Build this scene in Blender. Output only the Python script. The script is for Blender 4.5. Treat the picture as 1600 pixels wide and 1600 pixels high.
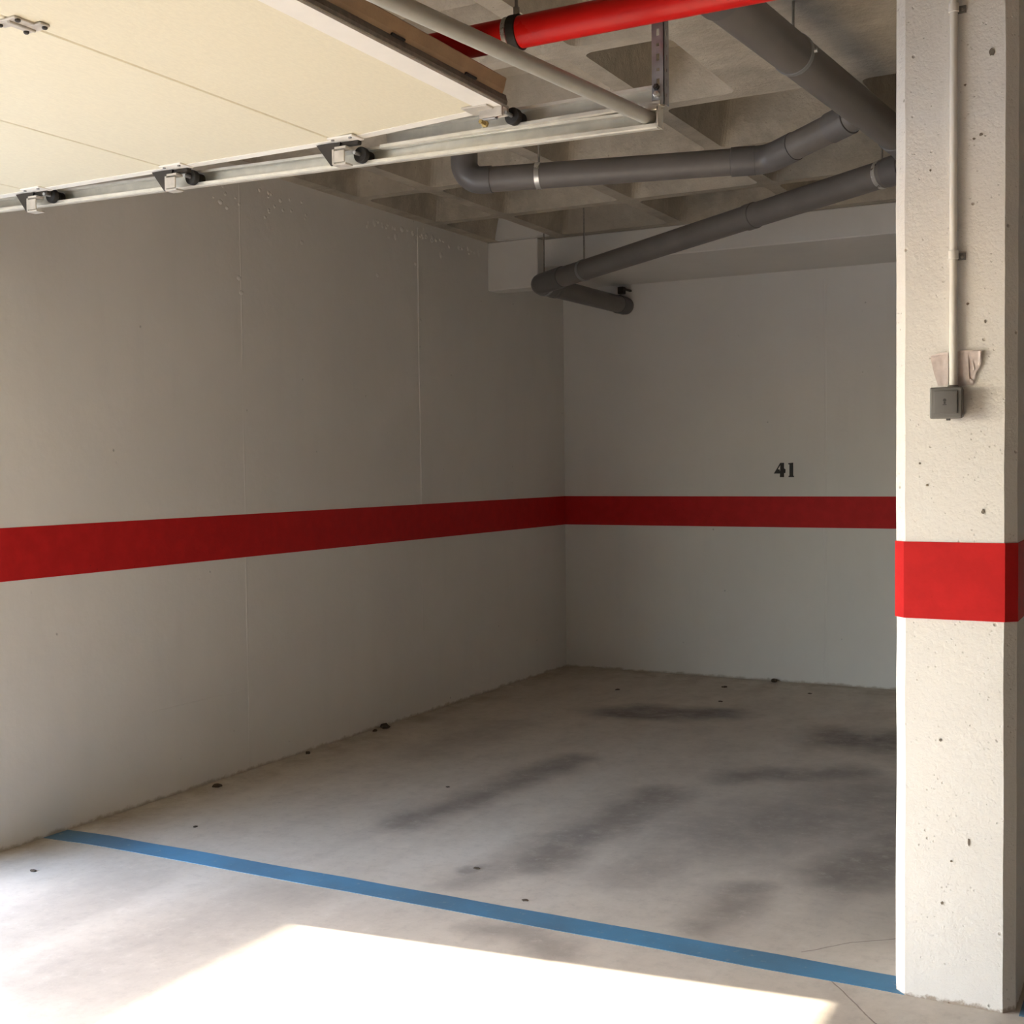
import bpy, bmesh, math, random
from mathutils import Vector, Matrix, noise
random.seed(7)
for o in list(bpy.data.objects): bpy.data.objects.remove(o, do_unlink=True)
scn = bpy.context.scene
COL = scn.collection
PI = math.pi

# ------------------------------------------------------------------ camera
F_PX, YAW, PITCH, ROLL = 1961.9, 0.4959, -0.0352, -0.0108
cam_d = bpy.data.cameras.new('camera'); cam = bpy.data.objects.new('camera', cam_d); COL.objects.link(cam)
cam_d.sensor_width = 36; cam_d.lens = F_PX / 1600 * 36; cam_d.clip_start = 0.02
sy, cy, sp, cp = math.sin(YAW), math.cos(YAW), math.sin(PITCH), math.cos(PITCH)
fw = Vector((-sy * cp, cy * cp, sp)); rt = Vector((cy, sy, 0)); up = rt.cross(fw)
r2 = rt * math.cos(ROLL) + up * math.sin(ROLL); u2 = -rt * math.sin(ROLL) + up * math.cos(ROLL)
M3 = Matrix((r2, u2, -fw)).transposed()
cam.matrix_world = Matrix.Translation((0, 0, 1.5)) @ M3.to_4x4()
scn.camera = cam

# ------------------------------------------------------------------ sky, sun, exposure
SUN_DIR = Vector((1.0, 0.116, -0.646)).normalized()          # the way the light travels
SUN_EL = math.asin(-SUN_DIR.z); SUN_AZ = math.atan2(-SUN_DIR.x, -SUN_DIR.y)
w = bpy.data.worlds.new('world'); scn.world = w; w.use_nodes = True
nt = w.node_tree; nt.nodes.clear()
sky = nt.nodes.new('ShaderNodeTexSky'); sky.sky_type = 'NISHITA'; sky.sun_disc = False
sky.sun_elevation = SUN_EL; sky.sun_rotation = SUN_AZ; sky.air_density = 1.0; sky.dust_density = 0.7; sky.ozone_density = 0.8
tint = nt.nodes.new('ShaderNodeMix'); tint.data_type = 'RGBA'; tint.blend_type = 'MULTIPLY'; tint.inputs[0].default_value = 1
tint.inputs[7].default_value = (1.05, 0.99, 0.95, 1)
bg = nt.nodes.new('ShaderNodeBackground'); bg.inputs[1].default_value = 0.75
wo = nt.nodes.new('ShaderNodeOutputWorld')
nt.links.new(sky.outputs[0], tint.inputs[6]); nt.links.new(tint.outputs[2], bg.inputs[0]); nt.links.new(bg.outputs[0], wo.inputs[0])
sun_d = bpy.data.lights.new('sun_offscreen', 'SUN'); sun_d.energy = 5.6; sun_d.angle = math.radians(0.53); sun_d.color = (1.0, 0.90, 0.74)
sun = bpy.data.objects.new('sun_offscreen', sun_d); COL.objects.link(sun)
sun.rotation_euler = SUN_DIR.to_track_quat('-Z', 'Y').to_euler(); sun.location = (-12, 0, 9)
# sampling portal in the open doorway (gives off no light of its own)
po_d = bpy.data.lights.new('doorway_left_offscreen', 'AREA'); po_d.shape = 'RECTANGLE'; po_d.size = 3.6; po_d.size_y = 2.3
po_d.cycles.is_portal = True
po = bpy.data.objects.new('doorway_left_offscreen', po_d); COL.objects.link(po)
po.location = (-4.42, 1.27, 1.15); po.rotation_euler = Vector((1, 0, 0)).to_track_quat('-Z', 'Z').to_euler()
scn.view_settings.view_transform = 'Standard'; scn.view_settings.look = 'None'
scn.view_settings.gamma = 1; scn.view_settings.use_curve_mapping = False
scn.view_settings.exposure = 1.95

# ------------------------------------------------------------------ measures (metres)
XL, YB, ZC = -4.139, 8.491, 3.0          # left wall, back wall, underside of the ribs
XR, YF = 7.0, -4.0                       # right wall, wall behind the photographer
B0, B1 = 1.070, 1.283                    # red band
YC = 3.594                               # column front face
JAMB, LINTEL, WT = 3.077, 2.27, 0.25
SILL0 = -0.55

# ------------------------------------------------------------------ material helpers
class NT:
    def __init__(s, name):
        s.m = bpy.data.materials.new(name); s.m.use_nodes = True; s.t = s.m.node_tree; s.t.nodes.clear()
        s.out = s.n('ShaderNodeOutputMaterial'); s.b = s.n('ShaderNodeBsdfPrincipled'); s.l(s.b.outputs[0], s.out.inputs[0])
        s.pos = s.n('ShaderNodeNewGeometry').outputs['Position']
    def n(s, k): return s.t.nodes.new(k)
    def l(s, a, b): s.t.links.new(a, b)
    def put(s, v, inp):
        if isinstance(v, (int, float)): inp.default_value = v
        elif isinstance(v, (tuple, list)): inp.default_value = tuple(v) + ((1,) if len(v) == 3 and len(inp.default_value) == 4 else ())
        else: s.l(v, inp)
    def math(s, op, a, b=0.0, c=0.0, clamp=False):
        q = s.n('ShaderNodeMath'); q.operation = op; q.use_clamp = clamp
        s.put(a, q.inputs[0]); s.put(b, q.inputs[1]); s.put(c, q.inputs[2]); return q.outputs[0]
    def ramp(s, v, a, b, o0=0.0, o1=1.0):
        q = s.n('ShaderNodeMapRange'); q.interpolation_type = 'SMOOTHSTEP'
        s.put(v, q.inputs[0]); q.inputs[1].default_value = a; q.inputs[2].default_value = b
        q.inputs[3].default_value = o0; q.inputs[4].default_value = o1; return q.outputs[0]
    def noise(s, scale, detail=4, rough=0.55, vec=None, stretch=None, dist=0.0):
        q = s.n('ShaderNodeTexNoise'); q.inputs['Scale'].default_value = scale; q.inputs['Detail'].default_value = detail
        q.inputs['Roughness'].default_value = rough; q.inputs['Distortion'].default_value = dist
        v = vec or s.pos
        if stretch:
            mp = s.n('ShaderNodeMapping'); mp.inputs['Scale'].default_value = stretch; s.l(v, mp.inputs[0]); v = mp.outputs[0]
        s.l(v, q.inputs['Vector']); return q.outputs[0]
    def voro(s, scale):
        q = s.n('ShaderNodeTexVoronoi'); q.inputs['Scale'].default_value = scale; q.inputs['Randomness'].default_value = 1
        s.l(s.pos, q.inputs['Vector']); return q
    def mix(s, f, a, b, mode='MIX'):
        q = s.n('ShaderNodeMix'); q.data_type = 'RGBA'; q.blend_type = mode
        s.put(f, q.inputs[0]); s.put(a, q.inputs[6]); s.put(b, q.inputs[7]); return q.outputs[2]
    def bump(s, h, strength=0.3, dist=0.01):
        q = s.n('ShaderNodeBump'); q.inputs['Strength'].default_value = strength; q.inputs['Distance'].default_value = dist
        s.l(h, q.inputs['Height']); s.l(q.outputs[0], s.b.inputs['Normal'])
    def done(s, col, rough=0.6, metal=0.0, spec=None):
        s.put(col, s.b.inputs['Base Color']); s.put(rough, s.b.inputs['Roughness']); s.b.inputs['Metallic'].default_value = metal
        if spec is not None: s.b.inputs['Specular IOR Level'].default_value = spec
        return s.m
def darker(c, k): return tuple(x * k for x in c)
def simple(name, c, rough=0.55, metal=0.0, var=0.12, scale=18, bump=0.0, bscale=140, spec=None):
    s = NT(name); n1 = s.noise(scale, 5)
    col = s.mix(s.ramp(n1, 0.3, 0.7), darker(c, 1 - var), c)
    if bump: s.bump(s.noise(bscale, 3), bump, 0.004)
    return s.done(col, s.ramp(n1, 0.2, 0.8, max(0.05, rough - 0.07), min(1, rough + 0.07)), metal, spec)

MAT = {}
def wall_paint(name, c, pits=True):
    s = NT(name)
    big = s.noise(0.9, 5, 0.6); fine = s.noise(26, 5, 0.6); runs = s.noise(3.0, 4, 0.5, stretch=(3, 3, 0.5))
    col = s.mix(s.ramp(big, 0.3, 0.75), darker(c, 0.93), c)
    col = s.mix(s.math('MULTIPLY', s.ramp(runs, 0.5, 0.75), 0.2), col, darker(c, 0.86))
    v = s.voro(9.0); hole = s.math('MULTIPLY', s.ramp(v.outputs['Distance'], 0.03, 0.075, 1, 0), s.ramp(s.noise(5.3, 2), 0.52, 0.6))
    if pits: col = s.mix(s.math('MULTIPLY', hole, 0.55), col, darker(c, 0.4))
    # dirt splashed up from the floor
    z = s.n('ShaderNodeSeparateXYZ'); s.l(s.pos, z.inputs[0])
    zz = s.math('ADD', z.outputs[2], s.math('MULTIPLY', s.math('SUBTRACT', s.noise(16, 4, 0.6), 0.5), 0.05))
    col = s.mix(s.ramp(zz, 0.0, 0.02, 0.7, 0), col, (0.36, 0.29, 0.21))
    h = s.math('ADD', s.math('MULTIPLY', fine, 0.6), s.math('MULTIPLY', s.noise(5, 4), 0.8))
    h = s.math('SUBTRACT', h, s.math('MULTIPLY', hole, 1.2))
    s.bump(h, 0.35, 0.006)
    return s.done(col, 0.75, 0, 0.3)
MAT['wall'] = wall_paint('white_wall_paint', (0.82, 0.79, 0.745))

def column_paint():
    s = NT('white_column_paint'); c = (0.82, 0.79, 0.745)
    big = s.noise(2.2, 5, 0.6)
    col = s.mix(s.ramp(big, 0.3, 0.7), darker(c, 0.94), c)
    v1 = s.voro(22); h1 = s.math('MULTIPLY', s.ramp(v1.outputs['Distance'], 0.05, 0.13, 1, 0), s.ramp(s.noise(13, 2), 0.55, 0.6))
    v2 = s.voro(75); h2 = s.math('MULTIPLY', s.ramp(v2.outputs['Distance'], 0.10, 0.26, 1, 0), s.ramp(s.noise(20, 3), 0.52, 0.64))
    hole = s.math('MAXIMUM', h1, s.math('MULTIPLY', h2, 0.4))
    col = s.mix(s.math('MULTIPLY', hole, 0.6), col, (0.3, 0.25, 0.19))
    z = s.n('ShaderNodeSeparateXYZ'); s.l(s.pos, z.inputs[0])
    zz = s.math('ADD', z.outputs[2], s.math('MULTIPLY', s.math('SUBTRACT', s.noise(40, 4, 0.7), 0.5), 0.05))
    col = s.mix(s.ramp(zz, 0.0, 0.014, 0.8, 0), col, (0.30, 0.22, 0.15))
    h = s.math('SUBTRACT', s.math('MULTIPLY', s.noise(70, 5, 0.7), 0.9), s.math('MULTIPLY', hole, 1.0))
    s.bump(h, 0.6, 0.005)
    return s.done(col, 0.7, 0, 0.3)
MAT['column'] = column_paint()

def band_paint(name, c):
    s = NT(name); n1 = s.noise(14, 5)
    col = s.mix(s.ramp(n1, 0.35, 0.7), darker(c, 0.88), c)
    v = s.voro(26); hole = s.math('MULTIPLY', s.ramp(v.outputs['Distance'], 0.05, 0.12, 1, 0), s.ramp(s.noise(15, 2), 0.54, 0.6))
    col = s.mix(s.math('MULTIPLY', hole, 0.6), col, darker(c, 0.35))
    s.bump(s.noise(55, 4), 0.25, 0.004); return s.done(col, 0.55, 0, 0.15)
MAT['band'] = band_paint('red_band_paint', (0.56, 0.018, 0.018))

def ceiling_concrete():
    s = NT('bare_ceiling_concrete'); c = (0.56, 0.495, 0.40)
    n1 = s.noise(2.2, 6, 0.6); n2 = s.noise(9, 6, 0.65); brd = s.noise(5, 4, 0.6, stretch=(0.35, 2.6, 1))
    col = s.mix(s.ramp(n1, 0.3, 0.7), darker(c, 0.66), c)
    col = s.mix(s.math('MULTIPLY', s.ramp(n2, 0.42, 0.72), 0.55), col, (0.64, 0.575, 0.47))
    col = s.mix(s.math('MULTIPLY', s.ramp(brd, 0.52, 0.72), 0.45), col, (0.42, 0.36, 0.29))
    v = s.voro(30); hole = s.math('MULTIPLY', s.ramp(v.outputs['Distance'], 0.05, 0.14, 1, 0), s.ramp(n2, 0.5, 0.6))
    col = s.mix(s.math('MULTIPLY', hole, 0.5), col, (0.14, 0.12, 0.09))
    s.bump(s.math('ADD', s.math('MULTIPLY', n2, 0.8), s.math('MULTIPLY', s.noise(45, 5, 0.7), 0.5)), 0.75, 0.014)
    return s.done(col, 0.85, 0, 0.2)
MAT['ceil'] = ceiling_concrete()

STAINS = [  # x0, y0, x1, y1, half width, strength: tyre tracks and oil on the concrete
    (-2.78, 5.80, -2.91, 4.43, 0.13, 0.55), (-2.11, 5.35, -2.18, 4.21, 0.17, 0.55), (-3.05, 7.03, -2.50, 7.23, 0.20, 0.85),
    (-1.59, 6.87, -1.20, 6.83, 0.30, 0.8), (-1.88, 5.83, -1.44, 6.07, 0.16, 0.55), (-1.01, 5.02, -1.10, 4.55, 0.20, 0.6),
    (-1.38, 4.20, -1.38, 3.83, 0.11, 0.45), (-2.29, 3.87, -2.22, 4.33, 0.10, 0.35), (-1.63, 4.91, -1.15, 5.69, 0.40, 0.45),
    (-2.85, 3.44, -2.95, 2.60, 0.20, 0.22), (-3.56, 5.50, -3.50, 6.44, 0.16, 0.25), (-1.75, 4.70, -1.80, 4.15, 0.16, 0.30),
    (-2.0, 3.50, -1.70, 3.45, 0.09, 0.4), (-2.35, 4.00, -2.35, 4.05, 0.05, 0.5), (-3.4, 3.35, -3.35, 2.4, 0.14, 0.18)]
CRACKS = [(-1.023, 3.715, -0.91, 3.612), (-0.91, 3.612, -0.818, 3.496), (-0.818, 3.496, -0.70, 3.33), (-1.05, 3.775, -0.928, 3.924), (-0.928, 3.924, -0.70, 4.10)]
def floor_concrete():
    s = NT('worn_floor_concrete'); c = (0.63, 0.555, 0.465)
    flat = s.n('ShaderNodeVectorMath'); flat.operation = 'MULTIPLY'; s.l(s.pos, flat.inputs[0]); flat.inputs[1].default_value = (1, 1, 0)
    wob = s.n('ShaderNodeTexNoise'); wob.inputs['Scale'].default_value = 3.2; wob.inputs['Detail'].default_value = 5; s.l(flat.outputs[0], wob.inputs['Vector'])
    wv = s.n('ShaderNodeVectorMath'); wv.operation = 'MULTIPLY_ADD'; s.l(wob.outputs['Color'], wv.inputs[0])
    wv.inputs[1].default_value = (0.20, 0.42, 0); s.l(flat.outputs[0], wv.inputs[2])
    sh = s.n('ShaderNodeVectorMath'); sh.operation = 'SUBTRACT'; s.l(wv.outputs[0], sh.inputs[0]); sh.inputs[1].default_value = (0.10, 0.21, 0)
    warped = sh.outputs[0]
    def seg(vec, a, b):
        A, B = Vector((a[0], a[1], 0)), Vector((b[0], b[1], 0)); d = B - A; L2 = max(d.length_squared, 1e-6)
        pa = s.n('ShaderNodeVectorMath'); pa.operation = 'SUBTRACT'; s.l(vec, pa.inputs[0]); pa.inputs[1].default_value = A
        dt = s.n('ShaderNodeVectorMath'); dt.operation = 'DOT_PRODUCT'; s.l(pa.outputs[0], dt.inputs[0]); dt.inputs[1].default_value = d / L2
        t = s.math('MULTIPLY', dt.outputs['Value'], 1.0, clamp=True)
        sc = s.n('ShaderNodeVectorMath'); sc.operation = 'SCALE'; sc.inputs[0].default_value = d; s.l(t, sc.inputs['Scale'])
        q = s.n('ShaderNodeVectorMath'); q.operation = 'DISTANCE'; s.l(pa.outputs[0], q.inputs[0]); s.l(sc.outputs[0], q.inputs[1])
        return q.outputs['Value']
    big = s.noise(0.8, 6, 0.6, vec=flat.outputs[0]); mid = s.noise(3.5, 7, 0.65, vec=flat.outputs[0], stretch=(1.4, 0.7, 1)); fine = s.noise(38, 4, 0.6)
    col = s.mix(s.ramp(big, 0.3, 0.7), darker(c, 0.88), c)
    col = s.mix(s.math('MULTIPLY', s.ramp(mid, 0.42, 0.72), 0.5), col, (0.47, 0.41, 0.35))
    col = s.mix(s.math('MULTIPLY', s.ramp(s.noise(2.1, 5, vec=flat.outputs[0], stretch=(1.6, 0.5, 1)), 0.5, 0.75), 0.4), col, (0.66, 0.605, 0.535))
    mask = None
    for x0, y0, x1, y1, wd, st in STAINS:
        m = s.math('MULTIPLY', s.ramp(seg(warped, (x0, y0), (x1, y1)), wd * 0.15, wd * 1.6, 1, 0), min(0.95, st * 1.25))
        mask = m if mask is None else s.math('MAXIMUM', mask, m)
    mask = s.math('MULTIPLY', mask, s.ramp(s.noise(8, 6, 0.7, vec=flat.outputs[0]), 0.2, 0.62, 0.55, 1.0))
    col = s.mix(mask, col, (0.15, 0.125, 0.11))
    crk = None
    for x0, y0, x1, y1 in CRACKS:
        q = s.n('ShaderNodeVectorMath'); q.operation = 'MULTIPLY_ADD'; s.l(wob.outputs['Color'], q.inputs[0]); q.inputs[1].default_value = (0.05, 0.05, 0); s.l(flat.outputs[0], q.inputs[2])
        q2 = s.n('ShaderNodeVectorMath'); q2.operation = 'SUBTRACT'; s.l(q.outputs[0], q2.inputs[0]); q2.inputs[1].default_value = (0.025, 0.025, 0)
        m = s.ramp(seg(q2.outputs[0], (x0, y0), (x1, y1)), 0.001, 0.0035, 1, 0)
        crk = m if crk is None else s.math('MAXIMUM', crk, m)
    col = s.mix(s.math('MULTIPLY', crk, 0.7), col, (0.16, 0.11, 0.08))
    # soil swept up against the walls
    xyz = s.n('ShaderNodeSeparateXYZ'); s.l(warped, xyz.inputs[0])
    dl = s.math('SUBTRACT', xyz.outputs[0], XL); db = s.math('SUBTRACT', YB, xyz.outputs[1])
    soil = s.math('MULTIPLY', s.ramp(s.math('MINIMUM', s.math('MULTIPLY', dl, 1.6), db), 0.02, 0.55, 1, 0), s.ramp(s.noise(5, 6, 0.7, vec=flat.outputs[0]), 0.35, 0.7))
    col = s.mix(s.math('MULTIPLY', soil, 0.7), col, (0.30, 0.225, 0.14))
    spk = s.noise(15, 6, 0.75, vec=flat.outputs[0])
    col = s.mix(s.math('MULTIPLY', s.ramp(spk, 0.48, 0.68), 0.22), col, (0.30, 0.25, 0.21))
    col = s.mix(s.math('MULTIPLY', s.ramp(spk, 0.46, 0.32), 0.22), col, (0.74, 0.68, 0.60))
    col = s.mix(s.math('MULTIPLY', s.ramp(fine, 0.55, 0.75), 0.15), col, (0.2, 0.17, 0.14))
    s.bump(s.math('SUBTRACT', s.math('ADD', s.math('MULTIPLY', mid, 0.5), s.math('MULTIPLY', fine, 0.35)), s.math('MULTIPLY', crk, 1.5)), 0.18, 0.006)
    return s.done(col, s.ramp(mid, 0.3, 0.7, 0.42, 0.62), 0, 0.4)
MAT['floor'] = floor_concrete()

def line_paint():
    s = NT('blue_line_paint'); c = (0.09, 0.26, 0.43)
    n1 = s.noise(1.6, 5, 0.6); n2 = s.noise(30, 6, 0.7)
    col = s.mix(s.ramp(n1, 0.35, 0.68), (0.085, 0.175, 0.26), c)
    col = s.mix(s.math('MULTIPLY', s.ramp(n2, 0.58, 0.72), 0.5), col, (0.42, 0.40, 0.36))
    s.bump(n2, 0.2, 0.003); return s.done(col, 0.5, 0, 0.4)
MAT['line'] = line_paint()

def door_skin():
    s = NT('cream_door_skin'); c = (0.80, 0.735, 0.56)
    n1 = s.noise(160, 3, 0.5, stretch=(1, 0.35, 1))
    col = s.mix(s.ramp(n1, 0.3, 0.7), darker(c, 0.95), c); s.bump(n1, 0.25, 0.002)
    return s.done(col, 0.55, 0, 0.35)
MAT['door'] = door_skin()
MAT['door_edge'] = simple('white_aluminium_profile', (0.90, 0.86, 0.79), 0.4, 0, 0.04)
MAT['core'] = simple('grey_foam_core', (0.22, 0.185, 0.15), 0.85, 0, 0.3, 40, 0.3)
MAT['brown'] = simple('brown_sealing_board', (0.44, 0.29, 0.165), 0.6, 0, 0.25, 9, 0.2)
MAT['galv'] = simple('galvanised_steel', (0.80, 0.77, 0.68), 0.38, 0.45, 0.12, 26, 0.08)
MAT['galv_dull'] = simple('dull_galvanised_steel', (0.42, 0.42, 0.42), 0.45, 0.7, 0.25, 22, 0.1)
MAT['tube'] = simple('grey_painted_tube', (0.50, 0.49, 0.44), 0.42, 0.25, 0.1, 20)
MAT['black'] = simple('black_rubber', (0.022, 0.02, 0.018), 0.6, 0, 0.2)
MAT['dark_steel'] = simple('dark_bracket_steel', (0.045, 0.036, 0.028), 0.55, 0.2, 0.3)
MAT['white_steel'] = simple('pale_bracket_steel', (0.66, 0.61, 0.54), 0.45, 0.2, 0.25)
MAT['brass'] = simple('yellow_zinc_bolt', (0.50, 0.36, 0.14), 0.4, 0.6, 0.2)
MAT['pvc'] = simple('grey_pvc', (0.168, 0.150, 0.136), 0.42, 0, 0.18, 7, 0.05, 90)
MAT['pvc2'] = simple('dark_grey_pvc_fitting', (0.135, 0.125, 0.120), 0.4, 0, 0.12, 9)
MAT['redpipe'] = simple('red_pipe_paint', (0.64, 0.012, 0.009), 0.3, 0, 0.04, 3, spec=0.25)
MAT['rod'] = simple('threaded_zinc_rod', (0.35, 0.33, 0.29), 0.5, 0.6, 0.3, 60)
MAT['strap'] = simple('bright_zinc_strap', (0.75, 0.74, 0.71), 0.3, 0.8, 0.1, 30)
MAT['conduit'] = simple('cream_conduit', (0.80, 0.765, 0.70), 0.5, 0, 0.05, 14)
MAT['switch'] = simple('grey_switch_plastic', (0.17, 0.163, 0.153), 0.45, 0, 0.06, 25)
MAT['switch2'] = simple('grey_rocker_plastic', (0.15, 0.143, 0.135), 0.42, 0, 0.06, 25)
MAT['ink'] = simple('black_stencil_paint', (0.018, 0.014, 0.011), 0.6, 0, 0.3, 30)
MAT['mark'] = simple('printed_mark', (0.045, 0.042, 0.04), 0.6)
MAT['sticker'] = simple('pinkish_torn_film', (0.70, 0.60, 0.56), 0.5, 0, 0.18, 40, 0.2, 60)
MAT['dirt'] = simple('dry_leaf_litter', (0.10, 0.07, 0.045), 0.9, 0, 0.4, 60)
MAT['pit'] = simple('grey_brown_pit', (0.24, 0.20, 0.155), 0.9, 0, 0.3, 200)
MAT['beam'] = wall_paint('white_beam_paint', (0.82, 0.79, 0.745), False)
MAT['drive'] = simple('outdoor_paving', (0.56, 0.52, 0.45), 0.8, 0, 0.15, 3, 0.2, 30)
MAT['blocker'] = simple('outdoor_render', (0.74, 0.70, 0.62), 0.85, 0, 0.06, 2)

# ------------------------------------------------------------------ mesh helpers
def link(name, bm, mat, parent=None, smooth=False, **props):
    me = bpy.data.meshes.new(name); bmesh.ops.recalc_face_normals(bm, faces=bm.faces[:]); bm.to_mesh(me); bm.free()
    if smooth:
        for p in me.polygons: p.use_smooth = True
        me.set_sharp_from_angle(angle=math.radians(40))
    me.materials.append(MAT[mat]); o = bpy.data.objects.new(name, me); COL.objects.link(o)
    if parent is not None: o.parent = parent; o.matrix_parent_inverse = Matrix.Translation(-parent.location) if parent.type == 'EMPTY' else Matrix.Identity(4)
    for k, v in props.items(): o[k] = v
    return o
def thing(name, loc, label, cat, group=None):
    o = bpy.data.objects.new(name, None); COL.objects.link(o); o.location = loc; o.empty_display_size = 0.1
    o['label'] = label; o['category'] = cat
    if group: o['group'] = group
    return o
def box(bm, x0, x1, y0, y1, z0, z1, M=None):
    vs = [bm.verts.new((x, y, z)) for x in (x0, x1) for y in (y0, y1) for z in (z0, z1)]
    for q in ((0, 1, 3, 2), (4, 6, 7, 5), (0, 4, 5, 1), (2, 3, 7, 6), (0, 2, 6, 4), (1, 5, 7, 3)): bm.faces.new([vs[i] for i in q])
    if M is not None:
        for v in vs: v.co = M @ v.co
    return vs
def bbox(x0, x1, y0, y1, z0, z1, bev=0.0, seg=2, M=None):
    bm = bmesh.new(); box(bm, x0, x1, y0, y1, z0, z1)
    if bev: bmesh.ops.bevel(bm, geom=bm.edges[:], offset=bev, segments=seg, affect='EDGES', profile=0.6)
    if M is not None: bmesh.ops.transform(bm, matrix=M, verts=bm.verts[:])
    return bm
def frame(d):
    d = d.normalized(); a = Vector((0, 0, 1)) if abs(d.z) < 0.9 else Vector((1, 0, 0))
    u = d.cross(a).normalized(); return u, d.cross(u).normalized()
def tube(bm, pts, r, n=24, cap=True):
    pts = [Vector(p) for p in pts]; rr = r if isinstance(r, (list, tuple)) else [r] * len(pts); rings = []; u = None
    for i, p in enumerate(pts):
        d = (pts[min(i + 1, len(pts) - 1)] - pts[max(i - 1, 0)]).normalized()
        if u is None: u, v = frame(d)
        else: u = (u - d * u.dot(d)).normalized(); v = d.cross(u)
        rings.append([bm.verts.new(p + (u * math.cos(2 * PI * k / n) + v * math.sin(2 * PI * k / n)) * rr[i]) for k in range(n)])
    for a, b in zip(rings, rings[1:]):
        for k in range(n): bm.faces.new((a[k], a[(k + 1) % n], b[(k + 1) % n], b[k]))
    if cap:
        bm.faces.new(rings[0]); bm.faces.new(rings[-1])
    return bm
def lathe(p, d, prof, n=24):
    p = Vector(p); d = Vector(d).normalized(); return tube(bmesh.new(), [p + d * t for t, _ in prof], [r for _, r in prof], n)
def arc(p0, pc, p1, rad, n=8):
    "points of a rounded corner at pc between p0 and p1"
    p0, pc, p1 = Vector(p0), Vector(pc), Vector(p1); a = (p0 - pc).normalized(); b = (p1 - pc).normalized()
    ang = a.angle(b); t = rad / math.tan(ang / 2); c = pc + (a + b).normalized() * (rad / math.sin(ang / 2))
    s0 = pc + a * t - c; s1 = pc + b * t - c; tot = s0.angle(s1); out = []
    for i in range(n + 1):
        k = i / n; out.append(c + (s0 * math.sin((1 - k) * tot) + s1 * math.sin(k * tot)) / math.sin(tot))
    return out
def prism(poly, axis, t0, t1):
    "polygon in the two other axes, pushed from t0 to t1 along axis"
    bm = bmesh.new()
    def P(a, b, t): return (t, a, b) if axis == 0 else (a, t, b) if axis == 1 else (a, b, t)
    A = [bm.verts.new(P(a, b, t0)) for a, b in poly]; B = [bm.verts.new(P(a, b, t1)) for a, b in poly]
    bm.faces.new(A); bm.faces.new(B); n = len(A)
    for i in range(n): bm.faces.new((A[i], A[(i + 1) % n], B[(i + 1) % n], B[i]))
    return bm
def merge(*bms):
    out = bmesh.new()
    for b in bms:
        me = bpy.data.meshes.new('tmp'); b.to_mesh(me); b.free(); out.from_mesh(me); bpy.data.meshes.remove(me)
    return out

# ------------------------------------------------------------------ the room shell
bm = bmesh.new(); box(bm, XL - WT, XR, YF, YB, -0.2, 0.0)
floor = link('floor', bm, 'floor', kind='structure')
bm = bmesh.new(); box(bm, XL, -0.70, YC + 0.001, 3.718, 0.0, 0.0015)
bmesh.ops.subdivide_edges(bm, edges=[e for e in bm.edges if abs((e.verts[0].co - e.verts[1].co).x) > 1], cuts=60)
for v in bm.verts:                                   # brushed edges waver a little
    v.co.y += 0.006 * (noise.noise(Vector((v.co.x * 3.1, round(v.co.y, 1) * 7, 0)))) + (0.0 if v.co.x > -3.9 else -0.02 * (v.co.x + 3.9) / -0.24)
link('painted_line', bm, 'line', floor, label='blue painted line along the mouth of the parking bay')
bm = bmesh.new(); box(bm, -0.40, XR, YC + 0.001, 3.718, 0.0, 0.0015)
link('painted_line', bm, 'line', floor)

bm = bmesh.new()
box(bm, XL - WT, XL, JAMB, YB, 0, 3.30); box(bm, XL - WT, XL, SILL0, JAMB, LINTEL, 3.30); box(bm, XL - WT, XL, YF, SILL0, 0, 3.30)
wl = link('wall_left', bm, 'wall', kind='structure')
bm = bmesh.new(); box(bm, XL - WT, XR + 0.2, YB, YB + 0.2, 0, 3.30)
wb = link('wall_back', bm, 'wall', kind='structure')
bm = bmesh.new(); box(bm, XR, XR + 0.2, YF, YB, 0, 3.30)
wr = link('wall_right', bm, 'wall', kind='structure')
bm = bmesh.new(); box(bm, XL - WT, XR + 0.2, YF - 0.2, YF, 0, 3.30)
wf = link('wall_front', bm, 'wall', kind='structure')
link('painted_band', bbox(XL, XL + 0.0015, JAMB, YB, B0, B1), 'band', wl, label='red painted band')
link('painted_band', bbox(XL + 0.0015, XR, YB - 0.0015, YB, B0, B1), 'band', wb, label='red painted band')
link('painted_band', bbox(XR - 0.0015, XR, YF, YB, B0, B1), 'band', wr)
link('painted_band', bbox(XL, XR - 0.0015, YF, YF + 0.0015, B0, B1), 'band', wf)

def ridge(name, axis, fixed, pos, z0, z1, wid, prd, parent):
    "a raised, slightly wandering formwork joint running up a wall"
    bm = bmesh.new(); N = 40; rows = []
    for i in range(N + 1):
        z = z0 + (z1 - z0) * i / N; k = noise.noise(Vector((pos * 3, z * 4, 1))); off = 0.006 * noise.noise(Vector((z * 2, pos, 5)))
        p = prd * (0.7 + 0.6 * k); r = []
        for s, h in ((-1, -0.001), (-0.4, p), (0.4, p), (1, -0.001)):
            a = pos + off + s * wid * (1 + 0.5 * k)
            r.append(bm.verts.new((fixed + h, a, z) if axis == 0 else (a, fixed - h, z)))
        rows.append(r)
    for a, b in zip(rows, rows[1:]):
        for j in range(3): bm.faces.new((a[j], a[j + 1], b[j + 1], b[j]))
    return link(name, bm, 'wall', parent, True)
ridge('formwork_joint', 0, XL, 4.862, 0.02, 1.068, 0.007, 0.0025, wl); ridge('formwork_joint', 0, XL, 4.862, 1.285, 2.95, 0.007, 0.0018, wl)
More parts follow.
